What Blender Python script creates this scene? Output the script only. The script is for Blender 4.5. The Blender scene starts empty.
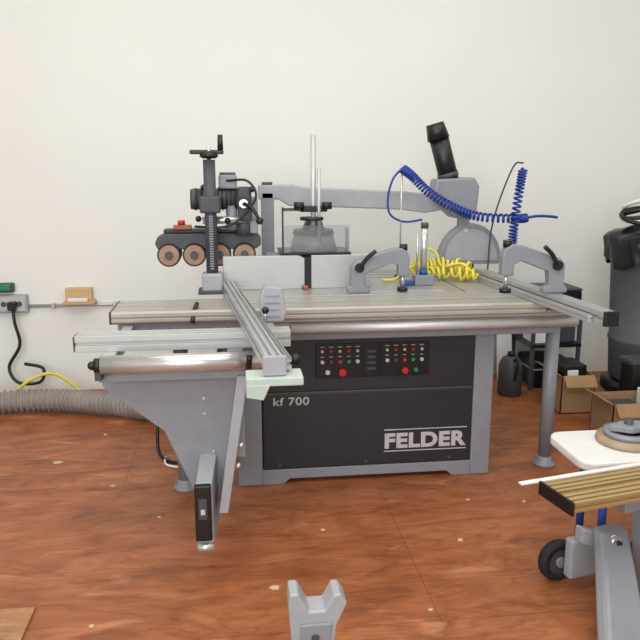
import bpy, bmesh, math, random
from mathutils import Vector, Matrix, Quaternion
random.seed(4)
scene = bpy.context.scene
scene.view_settings.view_transform = 'Standard'
scene.view_settings.look = 'None'
COL = scene.collection

# ------------------------------------------------------------ materials
def srgb(r, g, b):
    def f(c):
        c /= 255.0
        return c / 12.92 if c <= 0.04045 else ((c + 0.055) / 1.055) ** 2.4
    return (f(r), f(g), f(b), 1.0)

def mat(name, rgb, rough=0.5, metal=0.0, var=0.12, scale=12.0, bump=0.0, stretch=(1, 1, 1), alpha=1.0):
    m = bpy.data.materials.new(name)
    m.use_nodes = True
    nt = m.node_tree
    b = nt.nodes['Principled BSDF']
    tc = nt.nodes.new('ShaderNodeTexCoord')
    mp = nt.nodes.new('ShaderNodeMapping')
    mp.inputs['Scale'].default_value = stretch
    nz = nt.nodes.new('ShaderNodeTexNoise')
    nz.inputs['Scale'].default_value = scale
    nz.inputs['Detail'].default_value = 5
    nt.links.new(tc.outputs['Object'], mp.inputs['Vector'])
    nt.links.new(mp.outputs['Vector'], nz.inputs['Vector'])
    cr = nt.nodes.new('ShaderNodeValToRGB')
    c = srgb(*rgb)
    cr.color_ramp.elements[0].position = 0.3
    cr.color_ramp.elements[1].position = 0.7
    cr.color_ramp.elements[0].color = tuple(x * (1 - var) for x in c[:3]) + (1,)
    cr.color_ramp.elements[1].color = tuple(min(1, x * (1 + var)) for x in c[:3]) + (1,)
    nt.links.new(nz.outputs['Fac'], cr.inputs['Fac'])
    nt.links.new(cr.outputs['Color'], b.inputs['Base Color'])
    b.inputs['Roughness'].default_value = rough
    b.inputs['Metallic'].default_value = metal
    b.inputs['Alpha'].default_value = alpha
    if bump > 0:
        bp = nt.nodes.new('ShaderNodeBump')
        bp.inputs['Strength'].default_value = bump
        bp.inputs['Distance'].default_value = 0.01
        nt.links.new(nz.outputs['Fac'], bp.inputs['Height'])
        nt.links.new(bp.outputs['Normal'], b.inputs['Normal'])
    return m

GREY = mat('grey_enamel', (134, 138, 145), 0.42, 0.05, 0.05, 20)
LGREY = mat('light_grey_enamel', (158, 161, 166), 0.45, 0.05, 0.05, 20)
DGREY = mat('dark_grey_enamel', (68, 71, 76), 0.5, 0.1, 0.1)
PANEL = mat('charcoal_panel', (40, 41, 46), 0.42, 0.0, 0.12, 6)
BLACK = mat('black_plastic', (18, 18, 20), 0.4, 0, 0.2)
RUBBER = mat('black_rubber', (26, 26, 26), 0.75, 0, 0.2)
ALU = mat('brushed_aluminium', (186, 188, 187), 0.38, 0.4, 0.06, 8, 0.0, (1, 30, 30))
ALUY = mat('brushed_aluminium_lengthwise', (182, 185, 185), 0.38, 0.4, 0.06, 8, 0.0, (30, 1, 30))
STEEL = mat('machined_cast_iron', (166, 165, 160), 0.36, 0.35, 0.08, 6, 0.0, (1, 14, 1))
CREAM = mat('warm_anodised_rail', (172, 169, 160), 0.4, 0.3, 0.06, 6, 0.0, (1, 30, 30))
CHROME = mat('chrome_steel', (200, 201, 200), 0.26, 0.7, 0.04)
COPPER = mat('feed_roller_tan', (160, 128, 106), 0.6, 0.1, 0.15)
RED = mat('red_plastic', (180, 36, 28), 0.4)
ORANGE = mat('orange_plastic', (150, 88, 52), 0.5)
GREEN = mat('green_plastic', (30, 130, 80), 0.45)
BLUE = mat('blue_polyurethane', (22, 54, 146), 0.35)
YELLOW = mat('yellow_hose', (220, 208, 80), 0.45)
WHITE = mat('white_plastic', (224, 225, 222), 0.45, 0, 0.03)
MINT = mat('pale_green_masking_tape', (176, 190, 182), 0.7, 0, 0.08)
CARD = mat('cardboard', (160, 128, 92), 0.85, 0, 0.1, 10)
WOOD = mat('pine_board', (200, 168, 122), 0.6, 0, 0.15, 6, 0.1, (1, 12, 1))
GOLD = mat('gold_anodised_aluminium', (186, 162, 112), 0.32, 0.5, 0.08, 6, 0, (1, 20, 20))
HOSE = mat('grey_flex_duct', (142, 134, 128), 0.5, 0, 0.12, 10)
BAG = mat('black_bin_bag', (22, 22, 26), 0.3, 0, 0.3, 8, 0.5)
BIN = mat('grey_bin_plastic', (84, 88, 92), 0.55, 0, 0.08)
CLEAR = mat('smoked_acrylic', (150, 155, 158), 0.1, 0, 0.05, 5, 0, (1, 1, 1), 0.3)
PAPER = mat('paper_scrap', (206, 184, 148), 0.9)
BLUEP = mat('blue_painted_steel', (38, 78, 150), 0.45, 0.1)
LABEL = mat('label_ink_light', (182, 182, 180), 0.5)

def wall_mat():
    return mat('painted_drywall', (228, 231, 227), 0.85, 0, 0.02, 1.2, 0.03)

def floor_mat(name='oiled_plywood_floor', tint=(1, 1, 1)):
    m = bpy.data.materials.new(name)
    m.use_nodes = True
    nt = m.node_tree; N = nt.nodes; L = nt.links
    b = N['Principled BSDF']
    tc = N.new('ShaderNodeTexCoord')
    def mapping(s, loc=(0, 0, 0)):
        mp = N.new('ShaderNodeMapping'); mp.inputs['Scale'].default_value = s; mp.inputs['Location'].default_value = loc
        L.new(tc.outputs['Object'], mp.inputs['Vector']); return mp
    def noise(mp, sc, det, dist=0, rough=.5):
        n = N.new('ShaderNodeTexNoise'); n.inputs['Scale'].default_value = sc; n.inputs['Detail'].default_value = det
        n.inputs['Distortion'].default_value = dist; n.inputs['Roughness'].default_value = rough
        L.new(mp.outputs['Vector'], n.inputs['Vector']); return n
    def ramp(src, stops):
        r = N.new('ShaderNodeValToRGB'); e = r.color_ramp.elements
        e[0].position, e[0].color = stops[0]; e[1].position, e[1].color = stops[-1]
        for p, c in stops[1:-1]:
            k = e.new(p); k.color = c
        L.new(src, r.inputs['Fac']); return r
    def mix(bt, fac, a, c):
        x = N.new('ShaderNodeMix'); x.data_type = 'RGBA'; x.blend_type = bt
        if isinstance(fac, float): x.inputs['Factor'].default_value = fac
        else: L.new(fac, x.inputs['Factor'])
        L.new(a, x.inputs[6])
        if isinstance(c, tuple): x.inputs[7].default_value = c
        else: L.new(c, x.inputs[7])
        return x.outputs[2]
    def T(r, g, bb): return srgb(min(255, r * tint[0]), min(255, g * tint[1]), min(255, bb * tint[2]))
    n1 = noise(mapping((1.0, 3.0, 1)), 2.6, 10, 1.0, .62)
    r1 = ramp(n1.outputs['Fac'], [(0.30, T(132, 78, 46)), (0.5, T(162, 98, 60)), (0.72, T(186, 122, 80))])
    # cathedral grain from banded distorted noise
    n4 = noise(mapping((0.55, 2.4, 1), (3, 1, 0)), 1.5, 3, .8)
    mul = N.new('ShaderNodeMath'); mul.operation = 'MULTIPLY'; mul.inputs[1].default_value = 30.0
    L.new(n4.outputs['Fac'], mul.inputs[0])
    fr = N.new('ShaderNodeMath'); fr.operation = 'PINGPONG'; fr.inputs[1].default_value = 1.0
    L.new(mul.outputs[0], fr.inputs[0])
    r4 = ramp(fr.outputs[0], [(0.0, (.76, .70, .66, 1)), (0.35, (1, 1, 1, 1)), (1.0, (1.04, 1.03, 1.0, 1))])
    c = mix('MULTIPLY', 0.7, r1.outputs['Color'], r4.outputs['Color'])
    n2 = noise(mapping((4.0, 60, 1)), 2.0, 6, .4)
    r2 = ramp(n2.outputs['Fac'], [(0.3, (.82, .80, .78, 1)), (0.7, (1.10, 1.10, 1.10, 1))])
    c = mix('MULTIPLY', 0.8, c, r2.outputs['Color'])
    n5 = noise(mapping((1, 1, 1)), 6, 6, .3)
    r5 = ramp(n5.outputs['Fac'], [(0.32, (.80, .79, .78, 1)), (0.5, (1, 1, 1, 1))])
    c = mix('MULTIPLY', 0.7, c, r5.outputs['Color'])
    # soft pale scuffs (irregular)
    n6 = noise(mapping((1.3, 3.4, 1), (7, 2, 0)), 2.4, 5, .5, .55)
    r3 = ramp(n6.outputs['Fac'], [(0.62, (0, 0, 0, 1)), (0.70, (.55, .55, .55, 1))])
    c = mix('MIX', r3.outputs['Color'], c, T(200, 142, 104))
    # dark knots
    v2 = N.new('ShaderNodeTexVoronoi'); v2.inputs['Scale'].default_value = 1.0
    L.new(mapping((2.6, 4.2, 1), (5.3, 2.1, 0)).outputs['Vector'], v2.inputs['Vector'])
    r6 = ramp(v2.outputs['Distance'], [(0.025, (.7, .7, .7, 1)), (0.07, (0, 0, 0, 1))])
    c = mix('MIX', r6.outputs['Color'], c, T(96, 52, 30))
    br = N.new('ShaderNodeTexBrick'); br.inputs['Scale'].default_value = 1.0
    br.inputs['Mortar Size'].default_value = 0.0015; br.inputs['Brick Width'].default_value = 2.44
    br.inputs['Row Height'].default_value = 1.22; br.inputs['Color1'].default_value = (1, 1, 1, 1)
    br.inputs['Color2'].default_value = (0.96, 0.95, 0.94, 1); br.inputs['Mortar'].default_value = (0.55, 0.48, 0.44, 1)
    L.new(mapping((1, 1, 1), (0.55, 0.35, 0)).outputs['Vector'], br.inputs['Vector'])
    c = mix('MULTIPLY', 1.0, c, br.outputs['Color'])
    L.new(c, b.inputs['Base Color'])
    b.inputs['Roughness'].default_value = 0.42
    b.inputs['Specular IOR Level'].default_value = 0.4
    bp = N.new('ShaderNodeBump'); bp.inputs['Strength'].default_value = 0.12; bp.inputs['Distance'].default_value = 0.01
    L.new(n2.outputs['Fac'], bp.inputs['Height']); L.new(bp.outputs['Normal'], b.inputs['Normal'])
    return m

# ------------------------------------------------------------ geometry helpers
def empty(name):
    e = bpy.data.objects.new(name, None)
    e.empty_display_size = 0.1
    COL.objects.link(e)
    return e

def finish(bm, name, m, parent, bevel=0.0, smooth=False):
    me = bpy.data.meshes.new(name)
    bmesh.ops.recalc_face_normals(bm, faces=bm.faces[:])
    bm.to_mesh(me); bm.free()
    me.materials.append(m)
    ob = bpy.data.objects.new(name, me)
    COL.objects.link(ob)
    if smooth:
        for p in me.polygons:
            p.use_smooth = len(p.vertices) <= 4
    if bevel > 0:
        bv = ob.modifiers.new('bevel', 'BEVEL'); bv.width = bevel; bv.segments = 2
        bv.limit_method = 'ANGLE'; bv.angle_limit = math.radians(35)
    if parent: ob.parent = parent
    return ob

def box(parent, name, m, x0, x1, y0, y1, z0, z1, bevel=0.003):
    bm = bmesh.new()
    bmesh.ops.create_cube(bm, size=1)
    for v in bm.verts:
        v.co = Vector((x0 + (v.co.x + .5) * (x1 - x0), y0 + (v.co.y + .5) * (y1 - y0), z0 + (v.co.z + .5) * (z1 - z0)))
    return finish(bm, name, m, parent, bevel)

def prism(parent, name, m, poly, axis, a0, a1, bevel=0.003, smooth=False):
    bm = bmesh.new()
    def P(p, a):
        if axis == 'x': return (a, p[0], p[1])
        if axis == 'y': return (p[0], a, p[1])
        return (p[0], p[1], a)
    A = [bm.verts.new(P(p, a0)) for p in poly]
    B = [bm.verts.new(P(p, a1)) for p in poly]
    n = len(poly)
    bm.faces.new(A); bm.faces.new(B[::-1])
    for i in range(n):
        bm.faces.new((A[i], A[(i + 1) % n], B[(i + 1) % n], B[i]))
    return finish(bm, name, m, parent, bevel, smooth)

def cyl(parent, name, m, p0, p1, r0, r1=None, seg=24, bevel=0.0):
    if r1 is None: r1 = r0
    p0 = Vector(p0); p1 = Vector(p1); d = p1 - p0
    bm = bmesh.new()
    bmesh.ops.create_cone(bm, cap_ends=True, segments=seg, radius1=r0, radius2=r1, depth=d.length)
    M = Matrix.Translation((p0 + p1) / 2) @ d.to_track_quat('Z', 'Y').to_matrix().to_4x4()
    bmesh.ops.transform(bm, matrix=M, verts=bm.verts[:])
    return finish(bm, name, m, parent, bevel, True)

def ball(parent, name, m, c, r, sc=(1, 1, 1)):
    bm = bmesh.new()
    bmesh.ops.create_uvsphere(bm, u_segments=20, v_segments=12, radius=r)
    for v in bm.verts:
        v.co = Vector((v.co.x * sc[0] + c[0], v.co.y * sc[1] + c[1], v.co.z * sc[2] + c[2]))
    return finish(bm, name, m, parent, 0, True)

def lathe(parent, name, m, prof, c, axis='z', seg=36, closed=False):
    bm = bmesh.new()
    rings = []
    for r, h in prof:
        ring = []
        for i in range(seg):
            a = 2 * math.pi * i / seg
            u, v = r * math.cos(a), r * math.sin(a)
            if axis == 'z': co = (c[0] + u, c[1] + v, c[2] + h)
            elif axis == 'y': co = (c[0] + u, c[1] + h, c[2] + v)
            else: co = (c[0] + h, c[1] + u, c[2] + v)
            ring.append(bm.verts.new(co))
        rings.append(ring)
    for a, b in zip(rings[:-1], rings[1:]):
        for i in range(seg):
            bm.faces.new((a[i], a[(i + 1) % seg], b[(i + 1) % seg], b[i]))
    if closed:
        a, b = rings[-1], rings[0]
        for i in range(seg):
            bm.faces.new((a[i], a[(i + 1) % seg], b[(i + 1) % seg], b[i]))
    else:
        if prof[0][0] > 1e-4: bm.faces.new(rings[0])
        if prof[-1][0] > 1e-4: bm.faces.new(rings[-1][::-1])
        bmesh.ops.remove_doubles(bm, verts=bm.verts[:], dist=1e-5)
    return finish(bm, name, m, parent, 0, True)

def catmull(pts, n):
    P = [Vector(p) for p in pts]
    P = [P[0] * 2 - P[1]] + P + [P[-1] * 2 - P[-2]]
    out = []
    segs = len(P) - 3
    per = max(2, n // segs)
    for i in range(segs):
        a, b, c, d = P[i:i + 4]
        for k in range(per):
            t = k / per
            out.append(0.5 * ((2 * b) + (c - a) * t + (2 * a - 5 * b + 4 * c - d) * t * t + (3 * b - a - 3 * c + d) * t ** 3))
    out.append(P[-2].copy())
    return out

def frames(path):
    T = []
    for i in range(len(path)):
        a = path[max(0, i - 1)]; b = path[min(len(path) - 1, i + 1)]
        d = b - a
        T.append(d.normalized() if d.length > 1e-9 else Vector((0, 0, 1)))
    u = T[0].orthogonal().normalized()
    F = []
    for t in T:
        u = (u - t * u.dot(t))
        u = u.normalized() if u.length > 1e-6 else t.orthogonal().normalized()
        F.append((u.copy(), t.cross(u).normalized()))
    return F

def tube(parent, name, m, pts, r, n=40, seg=8, rf=None, raw=False):
    path = [Vector(p) for p in pts] if raw else catmull(pts, n)
    F = frames(path)
    bm = bmesh.new(); rings = []
    for i, p in enumerate(path):
        rr = rf(i) if rf else r
        u, v = F[i]
        rings.append([bm.verts.new(p + (u * math.cos(2 * math.pi * k / seg) + v * math.sin(2 * math.pi * k / seg)) * rr) for k in range(seg)])
    for a, b in zip(rings[:-1], rings[1:]):
        for i in range(seg):
            bm.faces.new((a[i], a[(i + 1) % seg], b[(i + 1) % seg], b[i]))
    bm.faces.new(rings[0]); bm.faces.new(rings[-1][::-1])
    return finish(bm, name, m, parent, 0, True)

def coil(parent, name, m, pts, R, turns, r, ppt=12, wob=0.0):
    base = catmull(pts, turns * ppt)
    F = frames(base)
    N = len(base)
    path = []
    for i, p in enumerate(base):
        a = 2 * math.pi * turns * i / (N - 1)
        u, v = F[i]
        k = min(1, i / 6, (N - 1 - i) / 6) * (1 + wob * math.sin(a * .37 + 1))
        path.append(p + (u * math.cos(a) + v * math.sin(a)) * R * k)
    return tube(parent, name, m, path, r, seg=7, raw=True)

def extrusion(parent, name, m, p0, p1, w, h, slot=0.012, deep=0.012, bevel=0.0015):
    p0 = Vector(p0); p1 = Vector(p1)
    d = (p1 - p0).normalized(); side = d.cross(Vector((0, 0, 1))).normalized(); up = Vector((0, 0, 1))
    s = slot / 2; q = h * 0.5
    poly = [(-w / 2, 0), (w / 2, 0), (w / 2, q - s), (w / 2 - deep, q - s), (w / 2 - deep, q + s), (w / 2, q + s), (w / 2, h),
            (w * .22 + s, h), (w * .22 + s, h - deep), (w * .22 - s, h - deep), (w * .22 - s, h),
            (-w * .22 + s, h), (-w * .22 + s, h - deep), (-w * .22 - s, h - deep), (-w * .22 - s, h),
            (-w / 2, h), (-w / 2, q + s), (-w / 2 + deep, q + s), (-w / 2 + deep, q - s), (-w / 2, q - s)]
    bm = bmesh.new()
    A = [bm.verts.new(p0 + side * a + up * b) for a, b in poly]
    B = [bm.verts.new(p1 + side * a + up * b) for a, b in poly]
    n = len(poly)
    bm.faces.new(A); bm.faces.new(B[::-1])
    for i in range(n): bm.faces.new((A[i], A[(i + 1) % n], B[(i + 1) % n], B[i]))
    return finish(bm, name, m, parent, bevel)

def hexa(parent, name, m, near, far, bevel=0.004):
    bm = bmesh.new()
    A = [bm.verts.new(p) for p in near]; B = [bm.verts.new(p) for p in far]
    bm.faces.new(A); bm.faces.new(B[::-1])
    for i in range(4): bm.faces.new((A[i], A[(i + 1) % 4], B[(i + 1) % 4], B[i]))
    return finish(bm, name, m, parent, bevel)

def text(parent, name, m, s, x0, z0, w, h, y, bold=0.0):
    cu = bpy.data.curves.new(name, 'FONT'); cu.body = s; cu.size = 1; cu.extrude = 0.02; cu.offset = bold
    cu.space_character = 1.08
    ob = bpy.data.objects.new(name, cu); COL.objects.link(ob)
    cu.materials.append(m)
    bpy.context.view_layer.update()
    dx, dy = ob.dimensions.x, ob.dimensions.y
    ob.scale = (w / dx, h / dy, 0.05)
    ob.rotation_euler = (math.pi / 2, 0, 0)
    ob.location = (x0, y, z0)
    if parent: ob.parent = parent
    return ob

# ------------------------------------------------------------ room
WM = wall_mat()
box(None, 'floor', floor_mat(), -4.2, 4.4, -3.5, 4.9, -0.1, 0, 0)
box(None, 'wall_back', WM, -4.2, 4.4, 4.9, 5.05, -0.1, 3.5, 0)
box(None, 'wall_left', WM, -4.35, -4.2, -3.5, 5.05, -0.1, 3.5, 0)
box(None, 'wall_right', WM, 4.4, 4.55, -3.5, 5.05, -0.1, 3.5, 0)
box(None, 'ceiling', WM, -4.35, 4.55, -3.5, 5.05, 3.5, 3.6, 0)
box(None, 'plywood_sheet', floor_mat('raw_plywood', (1.10, 1.32, 1.5)), -2.2, -0.71, 1.2, 2.32, 0, 0.012, 0.001)

TZ = 0.90
# ------------------------------------------------------------ main machine
S = empty('sliding_table_saw')
box(S, 'cabinet_core', DGREY, 0.02, 1.23, 3.26, 4.1, 0.06, 0.80)
box(S, 'cabinet_left_pillar', GREY, 0.0, 0.118, 3.22, 4.1, 0.0, 0.78, 0.006)
box(S, 'cabinet_right_pillar', GREY, 1.15, 1.247, 3.22, 4.1, 0.0, 0.78, 0.006)
prism(S, 'cabinet_plinth', GREY, [(0.118, 0.0), (0.22, 0.0), (0.25, 0.025), (1.03, 0.025), (1.06, 0), (1.15, 0), (1.15, 0.075), (0.118, 0.075)], 'y', 3.225, 3.27)
box(S, 'lower_access_panel', PANEL, 0.122, 1.146, 3.222, 3.27, 0.078, 0.455, 0.006)
box(S, 'upper_control_panel', PANEL, 0.122, 1.146, 3.222, 3.27, 0.463, 0.735, 0.006)
box(S, 'panel_trim_strip', DGREY, 0.122, 1.146, 3.219, 3.235, 0.454, 0.464, 0.002)
box(S, 'control_plate_left', BLACK, 0.375, 0.595, 3.214, 3.224, 0.53, 0.695, 0.003)
box(S, 'control_plate_centre', BLACK, 0.60, 0.68, 3.214, 3.224, 0.53, 0.695, 0.003)
box(S, 'control_plate_right', BLACK, 0.685, 0.92, 3.214, 3.224, 0.53, 0.695, 0.003)
for side, x0 in (('l', 0.405), ('r', 0.715)):
    for i in range(5):
        x = x0 + i * 0.042
        cyl(S, f'indicator_{side}{i}', RED if i in (1, 3) else LABEL, (x, 3.214, 0.66), (x, 3.208, 0.66), 0.007, seg=16)
        cyl(S, f'push_button_{side}{i}', [LABEL, DGREY, RED, GREEN, LABEL][i], (x, 3.214, 0.61), (x, 3.203, 0.61), 0.009, seg=16)
        box(S, f'legend_{side}{i}', LABEL, x - .010, x + .010, 3.212, 3.215, 0.679, 0.682, 0)
        box(S, f'legend_low_{side}{i}', LABEL, x - .008, x + .008, 3.212, 3.215, 0.632, 0.635, 0)
cyl(S, 'emergency_stop_a', RED, (0.50, 3.214, 0.56), (0.50, 3.19, 0.56), 0.017)
cyl(S, 'emergency_stop_b', RED, (0.80, 3.214, 0.56), (0.80, 3.19, 0.56), 0.015)
cyl(S, 'selector_a', LABEL, (0.43, 3.214, 0.56), (0.43, 3.20, 0.56), 0.011)
cyl(S, 'selector_b', GREEN, (0.855, 3.214, 0.56), (0.855, 3.2, 0.56), 0.010)
for i in range(4):
    box(S, f'display_key_{i}', DGREY, 0.62, 0.66, 3.211, 3.215, 0.565 + i * .028, 0.578 + i * .028, 0)
for k in range(3):
    cyl(S, f'panel_lock_{k}', DGREY, (0.20 + k * .42, 3.222, 0.10), (0.20 + k * .42, 3.217, 0.10), 0.009)
text(S, 'maker_lettering', LABEL, 'FELDER', 0.71, 0.163, 0.41, 0.078, 3.2215, 0.045)
box(S, 'lettering_rule_top', LABEL, 0.71, 1.125, 3.2185, 3.2225, 0.253, 0.257, 0)
box(S, 'lettering_rule_bottom', LABEL, 0.71, 1.125, 3.2185, 3.2225, 0.143, 0.147, 0)
text(S, 'type_lettering', LABEL, 'kf 700', 0.17, 0.40, 0.17, 0.04, 3.2215, 0.01)

box(S, 'cast_iron_table', STEEL, -0.05, 1.50, 3.37, 4.2, 0.855, TZ, 0.004)
box(S, 'table_rib_skirt', GREY, 0.0, 1.48, 3.38, 4.15, 0.76, 0.856, 0.004)
for i in range(3):
    box(S, f'table_groove_{i}', DGREY, -0.04, 1.49, 3.90 + i * .1, 3.908 + i * .1, TZ - .002, TZ + .0008, 0)
box(S, 'table_insert_plate', ALU, 0.55, 1.05, 3.41, 3.47, TZ - .002, TZ + .0015, 0.0005)
box(S, 'table_extension_gap', DGREY, 1.14, 1.146, 3.375, 4.19, TZ - .002, TZ + .001, 0)
prof = [(3.07, 0.845), (3.06, 0.855), (3.06, 0.868), (3.066, 0.872), (3.06, 0.876), (3.06, 0.893), (3.067, TZ), (3.11, TZ), (3.11, 0.888), (3.122, 0.888), (3.122, TZ),
        (3.18, TZ), (3.18, 0.885), (3.20, 0.885), (3.20, TZ), (3.27, TZ), (3.27, 0.888), (3.282, 0.888), (3.282, TZ), (3.34, TZ), (3.345, 0.89), (3.345, 0.845)]
prism(S, 'sliding_carriage', CREAM, prof, 'x', -0.52, 1.555, 0.001)
prism(S, 'carriage_guide_rail', CREAM, [(3.10, 0.775), (3.085, 0.785), (3.085, 0.80), (3.10, 0.808), (3.10, 0.825), (3.085, 0.833), (3.085, 0.843), (3.33, 0.843), (3.33, 0.775)], 'x', 0.12, 1.57, 0.001)
box(S, 'rail_base_beam', GREY, -0.46, 1.53, 3.14, 3.33, 0.735, 0.80, 0.004)
cyl(S, 'guide_bar', ALU, (0.25, 3.085, 0.80), (1.585, 3.085, 0.80), 0.023)
box(S, 'rail_end_cap', BLACK, 1.555, 1.565, 3.06, 3.345, 0.845, TZ, 0.004)
box(S, 'carriage_end_cap', DGREY, -0.53, -0.52, 3.06, 3.345, 0.845, TZ, 0.004)
box(S, 'rail_left_housing', GREY, -0.50, 0.12, 3.09, 3.33, 0.765, 0.844, 0.006)
for i in range(7):
    cyl(S, f'housing_bolt_{i}', BLACK, (-0.45 + i * .085, 3.09, 0.81), (-0.45 + i * .085, 3.083, 0.81), 0.008, seg=12)
text(S, 'rail_script', BLACK, 'Aero', 1.42, 0.858, 0.09, 0.026, 3.0595, 0.01)
for nm, x, y in (('right', 1.575, 3.30), ('left', -0.25, 3.24)):
    cyl(S, f'{nm}_leg', GREY, (x, y, 0.02), (x, y, 0.77), 0.034)
    lathe(S, f'{nm}_leg_foot', GREY, [(0.055, 0), (0.055, 0.012), (0.038, 0.02), (0.035, 0.05)], (x, y, 0.0))
box(S, 'right_leg_bracket', GREY, 1.50, 1.62, 3.24, 3.36, 0.765, 0.80, 0.004)
prism(S, 'outrigger_gusset', GREY, [(-0.485, 0.775), (0.0, 0.775), (0.0, 0.72), (-0.06, 0.31), (-0.17, 0.29), (-0.27, 0.535), (-0.47, 0.70), (-0.485, 0.72)], 'y', 2.585, 2.60, 0.002)
box(S, 'gusset_top_flange', GREY, -0.485, 0.0, 2.585, 2.70, 0.765, 0.78, 0.002)
prism(S, 'gusset_side_flange', LGREY, [(-0.002, 0.775), (0.012, 0.775), (0.012, 0.72), (-0.05, 0.31), (-0.062, 0.31), (-0.002, 0.72)], 'y', 2.575, 2.68, 0.001)
for i in range(5):
    cyl(S, f'gusset_bolt_{i}', DGREY, (-0.40 + i * .085, 2.585, 0.745), (-0.40 + i * .085, 2.579, 0.745), 0.006, seg=10)
for i, (gx, gz) in enumerate(((-.12, .66), (-.12, .60), (-.09, .45), (-.09, .40))):
    cyl(S, f'gusset_rivet_{i}', CHROME, (gx, 2.585, gz), (gx, 2.579, gz), 0.007, seg=10)
hexa(S, 'swing_arm', LGREY, [(-.155, 2.45, .14), (-.095, 2.45, .14), (-.095, 2.45, .38), (-.155, 2.45, .38)],
     [(-.08, 3.22, .14), (-.01, 3.22, .14), (-.01, 3.22, .70), (-.08, 3.22, .70)])
box(S, 'swing_arm_end_tube', BLACK, -.16, -.10, 2.425, 2.45, .16, .38, 0.006)
box(S, 'swing_arm_end_plate', DGREY, -.145, -.115, 2.42, 2.428, .25, .33, 0.001)
box(S, 'swing_arm_end_label', LABEL, -.138, -.122, 2.417, 2.422, .27, .29, 0.001)
cyl(S, 'swing_arm_roller', CHROME, (-.155, 2.44, .13), (-.095, 2.44, .13), 0.016)
box(S, 'outrigger_post', LGREY, -0.03, 0.03, 2.62, 2.70, 0.40, 0.84, 0.005)
hexa(S, 'outrigger_brace', LGREY, [(-.075, 2.48, .24), (-.04, 2.48, .24), (.045, 2.48, .77), (.005, 2.48, .77)],
     [(-.075, 2.60, .24), (-.04, 2.60, .24), (.045, 2.60, .77), (.005, 2.60, .77)])
for z in (.42, .50):
    cyl(S, 'brace_bolt', CHROME, (-.035 + (z - .24) * .16, 2.50, z), (-.02 + (z - .24) * .16, 2.50, z), .012)
cyl(S, 'arm_pivot', DGREY, (-.045, 3.16, .10), (-.045, 3.16, .74), 0.03)
extrusion(S, 'outrigger_front_profile', ALU, (-0.58, 2.66, 0.84), (0.21, 2.66, 0.84), 0.085, 0.060)
box(S, 'outrigger_profile_cap', DGREY, -0.587, -0.58, 2.62, 2.70, 0.842, 0.898, 0.003)
box(S, 'outrigger_side_rail_a', ALUY, -0.47, -0.43, 2.49, 3.06, 0.79, 0.84, 0.003)
box(S, 'outrigger_side_rail_b', ALUY, 0.13, 0.17, 2.49, 3.06, 0.79, 0.84, 0.003)
box(S, 'outrigger_under_beam', GREY, -0.48, 0.18, 2.50, 2.58, 0.757, 0.785, 0.003)
cyl(S, 'outrigger_roller', CHROME, (-0.465, 2.475, 0.828), (0.165, 2.475, 0.828), 0.034, seg=32)
for x in (-0.475, 0.175):
    cyl(S, 'roller_bearing', BLACK, (x - .012, 2.475, .828), (x + .012, 2.475, .828), 0.026)
    box(S, 'roller_bracket', DGREY, x - .012, x + .012, 2.46, 2.54, .775, .835, 0.003)
ball(S, 'roller_knob_left', BLACK, (-0.495, 2.475, .828), 0.016)
ball(S, 'roller_knob_right', BLACK, (0.215, 2.475, .828), 0.02)
tube(S, 'outrigger_clamp_lever', BLACK, [(0.05, 2.43, 0.73), (0.045, 2.43, 0.80), (0.05, 2.42, 0.86)], 0.011, 10)
x, y = -0.16, 3.12
cyl(S, 'locking_lever_stem', CHROME, (x, y, TZ), (x, y, TZ + .02), 0.008)
tube(S, 'locking_lever', BLACK, [(x, y, TZ + .02), (x - .01, y - .03, TZ + .0), (x - .02, y - .07, TZ - .05)], 0.010, 10)

# ------------------------------------------------------------ crosscut fences
F1 = empty('crosscut_fence')
extrusion(F1, 'fence_profile', ALUY, (-0.03, 3.52, TZ + .001), (0.115, 2.05, TZ + .001), 0.05, 0.055)
extrusion(F1, 'fence_inner_profile', ALUY, (0.01, 3.40, TZ + .001), (0.155, 2.08, TZ + .001), 0.028, 0.04)
box(F1, 'fence_end_cap', LGREY, 0.08, 0.15, 2.035, 2.05, TZ - .002, TZ + .058, 0.003)
prism(F1, 'flip_stop_housing', LGREY, [(0.105, .905), (0.195, .905), (0.205, .94), (0.19, 1.04), (0.12, 1.05), (0.10, 1.0)], 'y', 2.76, 2.83, 0.006)
for i in range(4):
    box(F1, f'stop_rib_{i}', GREY, 0.12, 0.18, 2.757, 2.762, .925 + i * .027, .931 + i * .027, 0)
box(F1, 'tape_end_plate', MINT, 0.03, 0.20, 2.02, 2.12, TZ - .03, TZ - .004, 0.004)
prism(F1, 'tape_drop_flap', MINT, [(0.03, .84), (0.08, .83), (0.10, .875), (0.03, .875)], 'y', 2.015, 2.022, 0.001)
ball(F1, 'end_knob', BLACK, (0.115, 2.60, .985), 0.014)
cyl(F1, 'end_knob_stem', CHROME, (0.115, 2.60, .95), (0.115, 2.60, .98), 0.006)
F2 = empty('crosscut_fence')
extrusion(F2, 'fence_profile', ALUY, (1.36, 3.78, TZ + .001), (1.445, 2.55, TZ + .001), 0.055, 0.055)
extrusion(F2, 'fence_scale_profile', ALUY, (1.325, 3.70, TZ + .001), (1.40, 2.62, TZ + .001), 0.02, 0.03, 0.006, 0.005)
box(F2, 'fence_end_cap', BLACK, 1.415, 1.477, 2.535, 2.55, TZ, TZ + .060, 0.004)

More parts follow.
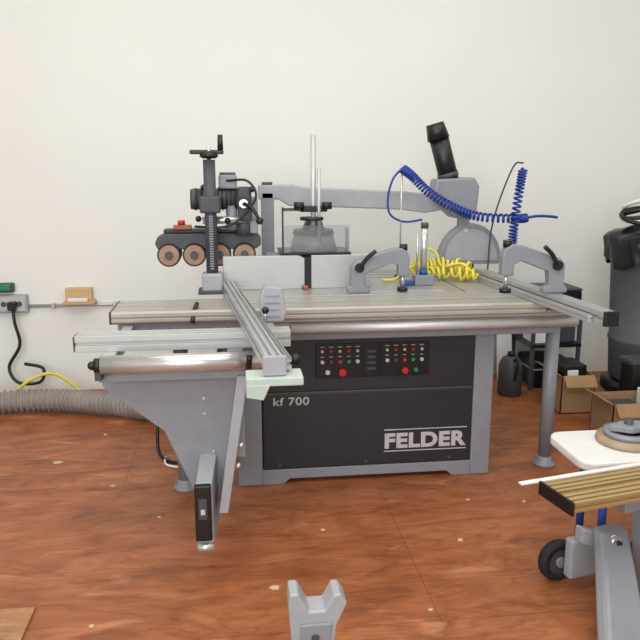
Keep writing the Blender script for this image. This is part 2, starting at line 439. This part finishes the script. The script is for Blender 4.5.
# ------------------------------------------------------------ shaper fence and hood
H = empty('shaper_fence')
prism(H, 'infeed_fence_plate', ALU, [(-.05, TZ), (.36, TZ), (.36, 1.055), (.33, 1.07), (-.05, 1.07)], 'y', 3.57, 3.60, 0.003)
prism(H, 'outfeed_fence_plate', ALU, [(.395, TZ), (.70, TZ), (.70, 1.06), (.68, 1.07), (.395, 1.07)], 'y', 3.575, 3.605, 0.003)
box(H, 'fence_dust_housing', GREY, .18, .60, 3.606, 3.84, TZ, 1.06, 0.008)
box(H, 'housing_wing_left', LGREY, -.03, .10, 3.606, 3.66, TZ, 1.04, 0.006)
box(H, 'housing_wing_right', LGREY, .62, .69, 3.606, 3.70, TZ, 1.04, 0.006)
box(H, 'cutter_gap_guard', BLACK, .360, .395, 3.58, 3.61, TZ, 1.06, 0.001)
box(H, 'hood_base_plate', BLACK, .24, .60, 3.58, 3.84, 1.071, 1.083, 0.003)
cyl(H, 'cutter_cover', GREY, (.42, 3.70, 1.083), (.42, 3.70, 1.17), .125, .10, 32)
cyl(H, 'cutter_cover_cap', BLACK, (.42, 3.70, 1.17), (.42, 3.70, 1.19), .11, .10, 32)
cyl(H, 'cutter_cover_cone', DGREY, (.42, 3.70, 1.19), (.42, 3.70, 1.24), .06, .04, 24)
box(H, 'acrylic_shield', CLEAR, .25, .59, 3.585, 3.59, 1.085, 1.22, 0.001)
box(H, 'shield_side_left', BLACK, .25, .257, 3.585, 3.62, 1.085, 1.31, 0.001)
box(H, 'shield_side_right', ALU, .585, .592, 3.585, 3.70, 1.085, 1.20, 0.001)
box(H, 'shield_top_bar', DGREY, .25, .36, 3.60, 3.61, 1.29, 1.305, 0.001)
cyl(H, 'height_post', ALU, (.41, 3.62, TZ + .1), (.41, 3.62, 1.66), .014, seg=20)
cyl(H, 'pressure_post', ALU, (.437, 3.60, 1.09), (.437, 3.60, 1.50), .009, seg=16)
box(H, 'post_clamp_block', BLACK, .34, .48, 3.60, 3.66, 1.285, 1.315, 0.006)
cyl(H, 'clamp_knob_left', BLACK, (.335, 3.59, 1.30), (.335, 3.59, 1.335), .026)
cyl(H, 'clamp_knob_right', BLACK, (.475, 3.59, 1.30), (.475, 3.59, 1.335), .026)
cyl(H, 'pressure_pad', BLACK, (.40, 3.60, 1.245), (.40, 3.60, 1.26), .06)
cyl(H, 'red_lock_knob', ORANGE, (.36, 3.55, TZ), (.36, 3.55, TZ + .02), .016)

# ------------------------------------------------------------ power feeder
P = empty('power_feeder')
box(P, 'base_foot', LGREY, -.15, -.05, 3.46, 3.563, TZ, TZ + .10, 0.010)
box(P, 'base_flange', DGREY, -.17, -.03, 3.45, 3.565, TZ, TZ + .02, 0.004)
cyl(P, 'column', DGREY, (-.10, 3.51, TZ + .05), (-.10, 3.51, 1.54), .029)
for k in range(22):
    box(P, f'column_rack_{k}', GREY, -.108, -.09, 3.479, 3.484, 1.02 + k * .012, 1.026 + k * .012, 0)
cyl(P, 'column_spindle', CHROME, (-.10, 3.51, 1.54), (-.10, 3.51, 1.60), .010)
box(P, 'crank_bar', BLACK, -.19, -.03, 3.50, 3.52, 1.565, 1.585, 0.006)
cyl(P, 'crank_handle', BLACK, (-.045, 3.51, 1.585), (-.045, 3.51, 1.655), .014, .012)
lathe(P, 'crank_hub', BLACK, [(0.03, 0), (0.045, .01), (.04, .025), (.02, .035)], (-.10, 3.51, 1.545))
box(P, 'column_clamp', DGREY, -.150, -.05, 3.46, 3.58, 1.29, 1.37, 0.01)
cyl(P, 'cross_arm', CHROME, (-.14, 3.56, 1.25), (.13, 3.62, 1.25), .018)
cyl(P, 'motor_body', DGREY, (-.17, 3.64, 1.35), (.05, 3.64, 1.35), .052)
for i in range(9):
    cyl(P, f'motor_fin_{i}', BLACK, (-.15 + i * .021, 3.64, 1.35), (-.144 + i * .021, 3.64, 1.35), .058)
cyl(P, 'motor_fan_cover', DGREY, (-.20, 3.64, 1.35), (-.17, 3.64, 1.35), .048, .056)
box(P, 'motor_terminal_box', GREY, -.06, .03, 3.60, 3.69, 1.40, 1.47, 0.008)
box(P, 'terminal_lid', DGREY, -.055, .025, 3.605, 3.685, 1.47, 1.48, 0.003)
cyl(P, 'elevation_tube', GREY, (.0, 3.62, 1.20), (.0, 3.62, 1.32), .028)
box(P, 'gearbox', DGREY, .03, .10, 3.58, 3.70, 1.24, 1.41, 0.012)
cyl(P, 'gear_cover', CHROME, (.06, 3.585, 1.33), (.06, 3.565, 1.33), .022)
cyl(P, 'gear_ring', BLACK, (.06, 3.585, 1.33), (.06, 3.575, 1.33), .034)
cyl(P, 'swivel_joint', DGREY, (.06, 3.64, 1.17), (.06, 3.64, 1.25), .045)
box(P, 'gear_support_plate', GREY, .09, .13, 3.60, 3.68, 1.18, 1.36, 0.006)
tube(P, 'tilt_crank', BLACK, [(.06, 3.55, 1.33), (.10, 3.52, 1.31), (.13, 3.51, 1.26)], .009, 12)
ball(P, 'tilt_crank_knob', BLACK, (.135, 3.50, 1.25), .018)
tube(P, 'motor_cable', BLACK, [(-.02, 3.6, 1.44), (.08, 3.56, 1.44), (.12, 3.55, 1.36), (.03, 3.53, 1.25), (-.06, 3.5, 1.22), (-.18, 3.58, 1.22)], .006, 30)
for k, (xx, zz) in enumerate([(-.16, 1.26), (-.02, 1.25), (.10, 1.40), (-.13, 1.41)]):
    cyl(P, f'lock_handle_{k}', BLACK, (xx, 3.60, zz), (xx, 3.53, zz), .010)
    ball(P, f'lock_ball_{k}', BLACK, (xx, 3.53, zz), .015)
prism(P, 'feeder_housing', DGREY, [(-.37, 1.10), (-.385, 1.13), (-.37, 1.165), (-.33, 1.18), (.12, 1.18), (.145, 1.16), (.145, 1.12), (.12, 1.10)], 'y', 3.64, 3.76, 0.006)
box(P, 'housing_top_cover', BLACK, -.34, .10, 3.65, 3.75, 1.18, 1.20, 0.005)
box(P, 'switch_box', ORANGE, -.29, -.20, 3.63, 3.68, 1.20, 1.222, 0.004)
cyl(P, 'stop_button', RED, (-.25, 3.65, 1.222), (-.25, 3.65, 1.245), .018)
for i in range(4):
    x = -.315 + i * .125
    cyl(P, f'roller_{i}', RUBBER, (x, 3.615, 1.075), (x, 3.74, 1.075), .058)
    cyl(P, f'roller_face_{i}', COPPER, (x, 3.610, 1.075), (x, 3.616, 1.075), .050)
    cyl(P, f'roller_hub_{i}', DGREY, (x, 3.60, 1.075), (x, 3.611, 1.075), .020)

# ------------------------------------------------------------ overhead saw guard
G = empty('overhead_saw_guard')
box(G, 'post_base', GREY, .14, .27, 3.98, 4.12, TZ, TZ + .03, 0.004)
box(G, 'post', GREY, .165, .235, 4.01, 4.09, TZ + .02, 1.37, 0.006)
prism(G, 'boom', LGREY, [(.15, 1.41), (.34, 1.41), (.42, 1.395), (1.0, 1.37), (1.20, 1.35), (1.22, 1.27), (1.10, 1.25), (.95, 1.27), (.32, 1.295), (.26, 1.33), (.15, 1.33)], 'y', 4.01, 4.09, 0.008)
cyl(G, 'boom_joint', DGREY, (.2, 4.05, 1.40), (.2, 4.05, 1.425), .03)
prism(G, 'extraction_hood', GREY, [(1.15, 1.44), (1.37, 1.45), (1.40, 1.40), (1.39, 1.25), (1.26, 1.22), (1.13, 1.34)], 'y', 3.97, 4.11, 0.012)
cyl(G, 'extraction_pipe', BLACK, (1.245, 4.04, 1.42), (1.17, 4.04, 1.67), .055, .055, 32)
cyl(G, 'extraction_pipe_collar', BLACK, (1.17, 4.04, 1.66), (1.145, 4.04, 1.745), .063, .050, 32)
cyl(G, 'pipe_clamp_ring', DGREY, (1.235, 4.04, 1.45), (1.228, 4.04, 1.475), .060)
arc = [(1.37 + .19 * math.cos(a), .955 + .235 * math.sin(a)) for a in [math.pi * i / 24 for i in range(25)]]
prism(G, 'blade_guard_shell', GREY, arc, 'y', 3.99, 4.06, 0.006)
arc2 = [(1.37 + .158 * math.cos(a), .975 + .185 * math.sin(a)) for a in [math.pi * i / 24 for i in range(25)]]
prism(G, 'blade_guard_face', LGREY, arc2, 'y', 3.983, 3.99, 0.002)
box(G, 'guard_hanger', GREY, 1.30, 1.36, 4.0, 4.06, 1.12, 1.30, 0.006)
cyl(G, 'guard_pivot', CHROME, (1.33, 3.975, 1.15), (1.33, 4.0, 1.15), .014)
box(G, 'guard_riving_foot', DGREY, 1.34, 1.40, 4.01, 4.05, TZ, .96, 0.003)

# ------------------------------------------------------------ eccentric clamps
def clamp(ox, oy, oz, flip):
    C = empty('workpiece_clamp')
    q = -1 if flip else 1
    pts = [(0, 0), (.11, 0), (.11, .02), (.085, .035), (.09, .095), (.22, .145), (.25, .13), (.25, .08), (.305, .08), (.305, .17), (.295, .20), (.265, .218), (.22, .215), (.04, .155), (.015, .13), (.015, .035), (0, .02)]
    prism(C, 'clamp_arm', GREY, [(ox + q * a, oz + b) for a, b in pts], 'y', oy, oy + .05, 0.006)
    cyl(C, 'clamp_screw', CHROME, (ox + q * .278, oy + .025, oz + .015), (ox + q * .278, oy + .025, oz + .10), .010)
    cyl(C, 'clamp_pad', BLACK, (ox + q * .278, oy + .025, oz + .003), (ox + q * .278, oy + .025, oz + .022), .026)
    cyl(C, 'clamp_nut', BLACK, (ox + q * .278, oy + .025, oz + .205), (ox + q * .278, oy + .025, oz + .235), .02)
    tube(C, 'eccentric_lever', BLACK, [(ox + q * .06, oy - .01, oz + .13), (ox + q * .09, oy - .02, oz + .175), (ox + q * .13, oy - .03, oz + .21)], .010, 12)
    cyl(C, 'lever_hub', BLACK, (ox + q * .055, oy - .015, oz + .125), (ox + q * .055, oy + .06, oz + .125), .022)
    return C
clamp(.555, 3.40, TZ + .001, False)
clamp(1.475, 2.98, TZ + .057, True)

# ------------------------------------------------------------ air hoses
A1 = empty('coiled_air_hose')
coil(A1, 'coil', BLUE, [(.93, 3.9, 1.50), (.985, 3.9, 1.46), (1.085, 3.9, 1.37), (1.23, 3.9, 1.285), (1.375, 3.9, 1.235), (1.59, 3.9, 1.222), (1.66, 3.9, 1.225)], .021, 46, .007)
tube(A1, 'straight_tail', BLUE, [(1.65, 3.9, 1.225), (1.72, 3.9, 1.235), (1.80, 3.9, 1.232), (1.84, 3.9, 1.226)], .008, 20)
tube(A1, 'drop_line', BLUE, [(.93, 3.9, 1.50), (.88, 3.9, 1.44), (.855, 3.9, 1.34), (.87, 3.9, 1.25), (.95, 3.9, 1.21), (1.05, 3.9, 1.22)], .006, 40)
cyl(A1, 'suspension_rod', CHROME, (.93, 3.9, TZ), (.93, 3.9, 1.53), .005, seg=8)
lathe(A1, 'rod_foot', BLACK, [(.03, 0), (.03, .01), (.01, .02)], (.93, 3.9, TZ))
A2 = empty('coiled_air_hose')
coil(A2, 'coil', BLUE, [(1.60, 3.85, 1.50), (1.585, 3.85, 1.38), (1.565, 3.85, 1.19), (1.56, 3.85, 1.06)], .021, 22, .006)
tube(A2, 'tail', BLUE, [(1.56, 3.85, 1.06), (1.53, 3.84, .98), (1.49, 3.83, .93), (1.46, 3.82, .912)], .006, 20)
tube(A2, 'suspension_rod', DGREY, [(1.46, 3.95, TZ), (1.475, 3.94, 1.2), (1.55, 3.88, 1.5), (1.60, 3.85, 1.53)], .005, 20)
lathe(A2, 'rod_foot', BLACK, [(.03, 0), (.03, .01), (.01, .02)], (1.46, 3.95, TZ))
A3 = empty('coiled_air_hose')
coil(A3, 'coil', YELLOW, [(1.00, 3.84, .97), (1.08, 3.88, .96), (1.20, 3.86, .96), (1.31, 3.76, .955)], .036, 14, .009, wob=.35)
coil(A3, 'coil_loose', YELLOW, [(1.03, 3.74, .945), (1.12, 3.76, .945), (1.22, 3.70, .945), (1.30, 3.66, .94)], .028, 8, .009, wob=.3)
tube(A3, 'drooping_loop', YELLOW, [(1.02, 3.84, .98), (1.06, 3.84, 1.06), (1.12, 3.84, 1.04), (1.15, 3.82, .97), (1.24, 3.76, .99), (1.28, 3.70, .95)], .008, 40)
tube(A3, 'tail', YELLOW, [(1.00, 3.84, .97), (.95, 3.80, .96), (.90, 3.77, .93), (.86, 3.74, .912), (.80, 3.74, .91)], .007, 30)
V = empty('pneumatic_cylinder')
cyl(V, 'barrel', CHROME, (.99, 3.62, .98), (.99, 3.62, 1.20), .018)
cyl(V, 'top_cap', DGREY, (.99, 3.62, 1.20), (.99, 3.62, 1.225), .020)
cyl(V, 'bottom_cap', BLUEP, (.99, 3.62, .955), (.99, 3.62, .98), .022)
cyl(V, 'side_rod', CHROME, (.955, 3.62, .955), (.955, 3.62, 1.17), .006)
box(V, 'foot_block', GREY, .94, 1.04, 3.59, 3.66, TZ + .001, .955, 0.004)
box(V, 'pad', BLUEP, .87, .935, 3.59, 3.65, TZ + .001, .925, 0.004)

# ------------------------------------------------------------ dust hose and cords (left)
D = empty('dust_extraction_hose')
pp = [(-2.3, 4.33, .078), (-1.7, 4.42, .078), (-1.2, 4.45, .078), (-.8, 4.34, .078), (-.45, 4.18, .078), (-.2, 4.12, .085), (-.02, 4.12, .13)]
tube(D, 'corrugated_duct', HOSE, pp, .070, n=480, seg=20, rf=lambda i: .065 + .009 * math.sin(i * 1.05))
E = empty('extension_cord')
tube(E, 'yellow_cable', YELLOW, [(-1.9, 4.66, .03), (-1.5, 4.62, .05), (-1.32, 4.64, .16), (-1.18, 4.66, .19), (-1.05, 4.66, .10), (-.95, 4.62, .012), (-.6, 4.6, .012), (-.2, 4.7, .012)], .011, 60)
E2 = empty('power_cord')
tube(E2, 'black_cable', BLACK, [(-1.45, 4.84, .60), (-1.44, 4.82, .50), (-1.42, 4.82, .35), (-1.50, 4.82, .20), (-1.44, 4.79, .10), (-1.30, 4.79, .10), (-1.28, 4.80, .19), (-1.40, 4.82, .22)], .011, 60)
box(E2, 'plug', BLACK, -1.475, -1.425, 4.80, 4.855, .585, .64, 0.006)
O = empty('wall_outlet_box')
box(O, 'box', LGREY, -1.56, -1.36, 4.86, 4.9, .56, .68, 0.005)
box(O, 'cover', ALU, -1.55, -1.37, 4.855, 4.862, .57, .67, 0.003)
for x in (-1.51, -1.41):
    cyl(O, 'socket', DGREY, (x, 4.852, .62), (x, 4.858, .62), .018)
cyl(O, 'conduit_pipe', ALU, (-1.36, 4.888, .60), (-.4, 4.888, .60), .011)
for x in (-1.2, -.8):
    box(O, 'conduit_strap', ALU, x - .01, x + .01, 4.865, 4.9, .583, .617, 0.002)
O2 = empty('green_outlet_adapter')
box(O2, 'body', DGREY, -1.60, -1.44, 4.84, 4.90, .70, .76, 0.008)
box(O2, 'face', GREEN, -1.59, -1.45, 4.825, 4.842, .715, .755, 0.006)
W = empty('wooden_shelf_block')
box(W, 'board', WOOD, -1.12, -.92, 4.80, 4.90, .615, .635, 0.003)
box(W, 'upright_block', WOOD, -1.11, -.94, 4.84, 4.90, .635, .72, 0.004)
box(W, 'jaw', WHITE, -1.09, -.96, 4.80, 4.82, .635, .66, 0.004)
U = empty('power_cord')
tube(U, 'cable', BLACK, [(-.40, 3.72, .30), (-.42, 3.66, .12), (-.40, 3.60, .02), (-.30, 3.52, .012), (-.20, 3.60, .012), (-.12, 3.8, .012)], .009, 40)
ball(U, 'plug_head', BLACK, (-.40, 3.72, .32), .028, (1, 1, 1.3))
tube(U, 'white_tail', WHITE, [(-.38, 3.60, .012), (-.36, 3.50, .01), (-.25, 3.46, .01), (-.15, 3.5, .01)], .006, 20)

# scattered offcuts and chips: one object
bm = bmesh.new()
for (x, y, s) in [(-.93, 3.62, .035), (.12, 2.35, .02), (-.6, 3.3, .014), (-1.15, 3.0, .012), (.35, 2.75, .012), (.9, 2.6, .014), (-.5, 2.2, .010),
                  (1.3, 2.9, .012), (.65, 2.15, .010), (-1.0, 2.75, .016), (-.35, 2.95, .010), (1.75, 3.5, .02), (1.05, 2.95, .009), (1.95, 3.2, .015), (-.75, 4.0, .014)]:
    a = random.random() * 6
    ps = []
    for k in range(5):
        t = a + k * 1.256; rr = s * random.uniform(.6, 1.2)
        ps.append((x + rr * math.cos(t), y + rr * .8 * math.sin(t)))
    lo = [bm.verts.new((px, py, .0005)) for px, py in ps]; hi = [bm.verts.new((px, py, .004)) for px, py in ps]
    bm.faces.new(lo); bm.faces.new(hi[::-1])
    for i in range(5): bm.faces.new((lo[i], lo[(i + 1) % 5], hi[(i + 1) % 5], hi[i]))
finish(bm, 'wood_scraps', PAPER, None)

# ------------------------------------------------------------ right background clutter
B = empty('trash_can')
bx, by, bz = 2.665, 4.24, .15
lathe(B, 'dolly', BLACK, [(.24, .06), (.26, .08), (.26, .13), (.20, .15)], (bx, by, 0), seg=36)
for a in range(5):
    cx, cy = bx + .19 * math.cos(a * 1.256), by + .19 * math.sin(a * 1.256)
    cyl(B, 'caster', RUBBER, (cx - .015, cy, .035), (cx + .015, cy, .035), .035)
lathe(B, 'can_body', BIN, [(.20, 0.0), (.215, .02), (.23, .25), (.237, .26), (.237, .28), (.23, .29), (.26, .86), (.275, .87), (.28, .90), (.27, .92), (.255, .92), (.25, .88), (.20, .05), (.0, .05)], (bx, by, bz), seg=40)
bm = bmesh.new()
rings = []
for (r, h) in [(.05, .99), (.15, .985), (.23, .955), (.29, .945), (.30, .92), (.285, .86), (.292, .80), (.285, .76)]:
    ring = []
    for i in range(64):
        a = 2 * math.pi * i / 64
        rr = r + (.010 * math.sin(a * 13 + h * 20) + .007 * math.sin(a * 29)) * (1 if h < .93 else .3)
        hh = h + (.03 * math.sin(a * 5) if h < .79 else .012 * math.sin(a * 7))
        ring.append(bm.verts.new((bx + rr * math.cos(a), by + rr * math.sin(a), bz + hh)))
    rings.append(ring)
for a, b in zip(rings[:-1], rings[1:]):
    for i in range(64): bm.faces.new((a[i], a[(i + 1) % 64], b[(i + 1) % 64], b[i]))
bm.faces.new(rings[0])
finish(bm, 'bin_liner', BAG, B, 0, True)
R = empty('hose_bundle')
for k in range(5):
    pts = []
    for i in range(25):
        a = 2 * math.pi * i / 24
        pts.append((bx - .03 + (.235 - .015 * k) * math.cos(a), by - .05 + .12 * math.sin(a) + k * .02, bz + 1.055 + .02 * k + .05 * math.sin(a + k * .7)))
    tube(R, f'loop_{k}', WHITE if k in (1, 4) else BLACK, pts, .014, 72)

SH = empty('tool_shelf')
for z in (.30, .58):
    box(SH, 'shelf_board', BLACK, 2.0, 2.36, 4.50, 4.86, z, z + .025, 0.003)
for x in (2.015, 2.345):
    for y in (4.515, 4.845):
        box(SH, 'upright', DGREY, x - .012, x + .012, y - .012, y + .012, 0, .60, 0.002)
box(SH, 'stored_case', BLACK, 2.06, 2.36, 4.54, 4.82, .605, .68, 0.012)
box(SH, 'stored_case_lid', DGREY, 2.06, 2.36, 4.54, 4.82, .68, .70, 0.008)
box(SH, 'stored_carton', WHITE, 2.03, 2.12, 4.54, 4.72, .325, .50, 0.003)
box(SH, 'stored_bin', DGREY, 2.16, 2.33, 4.54, 4.72, .325, .46, 0.01)
box(SH, 'case_lower', BLACK, 2.04, 2.32, 4.54, 4.82, 0.001, .20, 0.015)
box(SH, 'case_lid_band', GREY, 2.035, 2.325, 4.535, 4.825, .13, .142, 0.003)
PB = empty('plywood_offcut')
prism(PB, 'board', WOOD, [(4.80, 0), (4.82, 0), (4.895, .62), (4.875, .62)], 'x', 1.80, 1.86, 0.002)
PB2 = empty('white_panel_offcut')
prism(PB2, 'board', WHITE, [(4.74, 0), (4.76, 0), (4.86, .55), (4.84, .55)], 'x', 1.87, 1.98, 0.002)

def open_box(name, x0, x1, y0, y1, h, m=CARD, z=0):
    C = empty(name); t = .006
    box(C, 'bottom', m, x0, x1, y0, y1, z, z + t, 0)
    box(C, 'side_front', m, x0, x1, y0, y0 + t, z, z + h, 0)
    box(C, 'side_rear', m, x0, x1, y1 - t, y1, z, z + h, 0)
    box(C, 'side_left', m, x0, x0 + t, y0, y1, z, z + h, 0)
    box(C, 'side_right', m, x1 - t, x1, y0, y1, z, z + h, 0)
    prism(C, 'flap_left', m, [(x0, z + h), (x0 - .06, z + h + .03), (x0 - .06, z + h + .036), (x0, z + h + .006)], 'y', y0 + .01, y1 - .01, 0)
    prism(C, 'flap_front', m, [(y0, z + h), (y0 - .05, z + h - .06), (y0 - .05, z + h - .053), (y0, z + h + .006)], 'x', x0 + .01, x1 - .01, 0)
    return C
ob = open_box('cardboard_box', 2.05, 2.58, 3.50, 3.74, .23)
box(ob, 'contents_carton', WHITE, 2.30, 2.53, 3.54, 3.70, .01, .265, 0.004)
box(ob, 'contents_tool', DGREY, 2.09, 2.26, 3.54, 3.70, .01, .20, 0.01)
box(ob, 'box_label', WHITE, 2.22, 2.36, 3.497, 3.500, .05, .13, 0)
cr = empty('black_crate')
box(cr, 'crate_body', BLACK, 2.33, 2.62, 3.81, 3.95, 0, .36, 0.012)
box(cr, 'crate_lid', DGREY, 2.32, 2.63, 3.80, 3.955, .36, .39, 0.008)
box(cr, 'crate_latch', YELLOW, 2.44, 2.50, 3.79, 3.81, .31, .37, 0.004)
ob = open_box('cardboard_box', 2.0, 2.22, 4.02, 4.30, .24)
box(ob, 'contents_case', BLACK, 2.03, 2.18, 4.06, 4.26, .01, .30, 0.01)
box(ob, 'contents_roll', WHITE, 2.05, 2.12, 4.05, 4.08, .02, .27, 0.005)
jb = empty('metal_jug')
lathe(jb, 'jug_body', DGREY, [(.07, 0), (.08, .01), (.08, .20), (.06, .25), (.03, .27)], (1.84, 4.45, 0), seg=24)
cyl(jb, 'jug_cap', BLACK, (1.84, 4.45, .27), (1.84, 4.45, .295), .025)
tube(jb, 'jug_handle', BLACK, [(1.84, 4.39, .25), (1.84, 4.35, .27), (1.84, 4.34, .20), (1.84, 4.37, .12)], .008, 16)

# ------------------------------------------------------------ white stand table (right foreground)
WT = empty('side_table')
def rrect(x0, x1, y0, y1, r, k=8):
    pts = []
    for cx, cy, a0 in ((x1 - r, y1 - r, 0), (x0 + r, y1 - r, 90), (x0 + r, y0 + r, 180), (x1 - r, y0 + r, 270)):
        for i in range(k + 1):
            a = math.radians(a0 + 90 * i / k)
            pts.append((cx + r * math.cos(a), cy + r * math.sin(a)))
    return pts
prism(WT, 'top', WHITE, rrect(1.20, 2.0, 2.20, 2.52, .06), 'z', .455, .49, 0.008)
for x, y in ((1.34, 2.30), (1.88, 2.28), (1.34, 2.46), (1.88, 2.46)):
    cyl(WT, 'leg', BLUEP, (x, y, 0), (x, y, .455), .015)
WC = empty('lazy_susan_clamp')
q = .491
lathe(WC, 'disc', mat('weathered_wood', (158, 138, 116), .6, 0, .2, 15, .1), [(.11, 0), (.115, .01), (.11, .025), (.0, .025)], (1.46, 2.38, q), seg=40)
lathe(WC, 'ring', GREY, [(.085, .025), (.09, .045), (.06, .045), (.055, .025)], (1.46, 2.38, q), seg=40)
box(WC, 'arm', STEEL, 1.40, 1.72, 2.36, 2.40, q + .047, q + .064, 0.004)
prism(WC, 'pointer', GREY, [(1.38, 2.37), (1.45, 2.33), (1.52, 2.35), (1.52, 2.41), (1.45, 2.42)], 'z', q + .049, q + .071, 0.003)
cyl(WC, 'bolt', DGREY, (1.46, 2.38, q + .03), (1.46, 2.38, q + .09), .016)

# ------------------------------------------------------------ mitre saw stand (rotated 12 deg about a pivot)
MS = empty('mitre_saw_stand')
for i, (y, z) in enumerate(((1.925, .47), (2.01, .47))):
    extrusion(MS, f'gold_rail_{i}', GOLD, (1.0, y, z), (1.9, y, z), .06, .035, .01, .01)
    extrusion(MS, f'gold_rail_edge_{i}', GOLD, (1.0, y + .04, z), (1.9, y + .04, z), .018, .030, .005, .004)
box(MS, 'rail_channel', DGREY, 1.02, 1.9, 1.93, 2.02, .455, .471, 0.002)
box(MS, 'rail_end_plate', BLACK, .99, 1.0, 1.89, 2.06, .462, .508, 0.003)
box(MS, 'length_scale', WHITE, 0.93, 1.9, 2.065, 2.085, .497, .503, 0.001)
box(MS, 'scale_knob', BLACK, 1.55, 1.60, 2.05, 2.10, .50, .525, 0.004)
box(MS, 'crossbeam', GREY, 1.25, 1.80, 1.95, 2.01, .40, .455, 0.006)
hexa(MS, 'splayed_leg', GREY, [(1.02, 1.70, .0), (1.19, 1.70, .0), (1.38, 2.06, .27), (1.27, 2.06, .27)],
     [(1.02, 1.76, .0), (1.19, 1.76, .0), (1.38, 2.12, .27), (1.27, 2.12, .27)], 0.012)
hexa(MS, 'main_column', GREY, [(1.42, 1.98, .0), (1.56, 1.98, .0), (1.44, 1.96, .42), (1.33, 1.96, .42)],
     [(1.42, 2.06, .0), (1.56, 2.06, .0), (1.44, 2.02, .42), (1.33, 2.02, .42)], 0.01)
hexa(MS, 'folding_strut', LGREY, [(1.24, 2.13, .20), (1.24, 2.13, .26), (1.56, 2.0, .16), (1.56, 2.0, .09)],
     [(1.24, 2.17, .20), (1.24, 2.17, .26), (1.56, 2.04, .16), (1.56, 2.04, .09)], 0.008)
box(MS, 'axle_bracket', LGREY, 1.22, 1.42, 2.15, 2.19, .05, .20, 0.008)
cyl(MS, 'leg_pivot', CHROME, (1.31, 2.03, .24), (1.31, 2.07, .24), .026)
cyl(MS, 'leg_pivot_bolt', BLACK, (1.31, 2.02, .24), (1.31, 2.04, .24), .012)
wx, wy = 1.234, 2.24
lathe(MS, 'wheel_tyre', RUBBER, [(.05, -.02), (.072, -.02), (.078, -.01), (.078, .01), (.072, .02), (.05, .02)], (wx, wy, .079), axis='y', closed=True)
cyl(MS, 'wheel_hub', DGREY, (wx, wy - .015, .079), (wx, wy + .015, .079), .052)
cyl(MS, 'wheel_cap', GREY, (wx, wy - .025, .079), (wx, wy - .014, .079), .02)
ang = math.radians(12); pv = Vector((1.0, 1.95, 0))
Rm = Matrix.Rotation(ang, 3, 'Z')
MS.rotation_euler = (0, 0, ang); MS.location = pv - Rm @ pv

# ------------------------------------------------------------ support stand head (foreground)
RS = empty('support_stand')
prism(RS, 'v_head', LGREY, [(.125, .30), (.225, .30), (.235, .38), (.262, .44), (.245, .468), (.228, .468), (.205, .425), (.165, .425), (.140, .475), (.118, .475), (.115, .44)], 'y', 1.57, 1.64, 0.005)
prism(RS, 'head_lip', GREY, [(.14, .32), (.215, .32), (.222, .395), (.145, .395)], 'y', 1.56, 1.572, 0.003)
cyl(RS, 'pivot_pin', DGREY, (.18, 1.555, .36), (.18, 1.57, .36), .010)
cyl(RS, 'post', LGREY, (.175, 1.60, .02), (.175, 1.60, .31), .035)
lathe(RS, 'foot', DGREY, [(.14, 0), (.14, .015), (.05, .03), (.04, .05)], (.175, 1.60, 0))

# ------------------------------------------------------------ lights
def area(name, loc, target, sx, sy, power, color=(1, 1, 1)):
    l = bpy.data.lights.new(name, 'AREA'); l.shape = 'RECTANGLE'; l.size = sx; l.size_y = sy
    l.energy = power; l.color = color
    o = bpy.data.objects.new(name, l); COL.objects.link(o)
    o.location = loc
    o.rotation_euler = (Vector(target) - Vector(loc)).to_track_quat('-Z', 'Y').to_euler()
    return o
area('ceiling_light_a', (0.2, 1.2, 3.4), (0.2, 1.6, 0), 4.5, 2.2, 102, (1, .985, .955))
area('ceiling_light_b', (0.4, 3.3, 3.4), (0.4, 3.5, 0), 5.5, 1.0, 38, (1, .985, .955))
area('window_light', (-1.5, -3.2, 2.2), (0.3, 4.5, 1.0), 4.0, 2.4, 165, (.97, .99, 1))
w = bpy.data.worlds.new('World'); scene.world = w; w.use_nodes = True
w.node_tree.nodes['Background'].inputs['Color'].default_value = (0.9, 0.95, 1, 1)
w.node_tree.nodes['Background'].inputs['Strength'].default_value = 0.8

# ------------------------------------------------------------ camera
cd = bpy.data.cameras.new('camera'); cam = bpy.data.objects.new('camera', cd); COL.objects.link(cam)
cd.lens = 40.16; cd.sensor_width = 36; cd.clip_start = 0.05
cam.location = (0, 0, 1.5)
cam.rotation_euler = (math.radians(78), 0, math.radians(-7))
scene.camera = cam
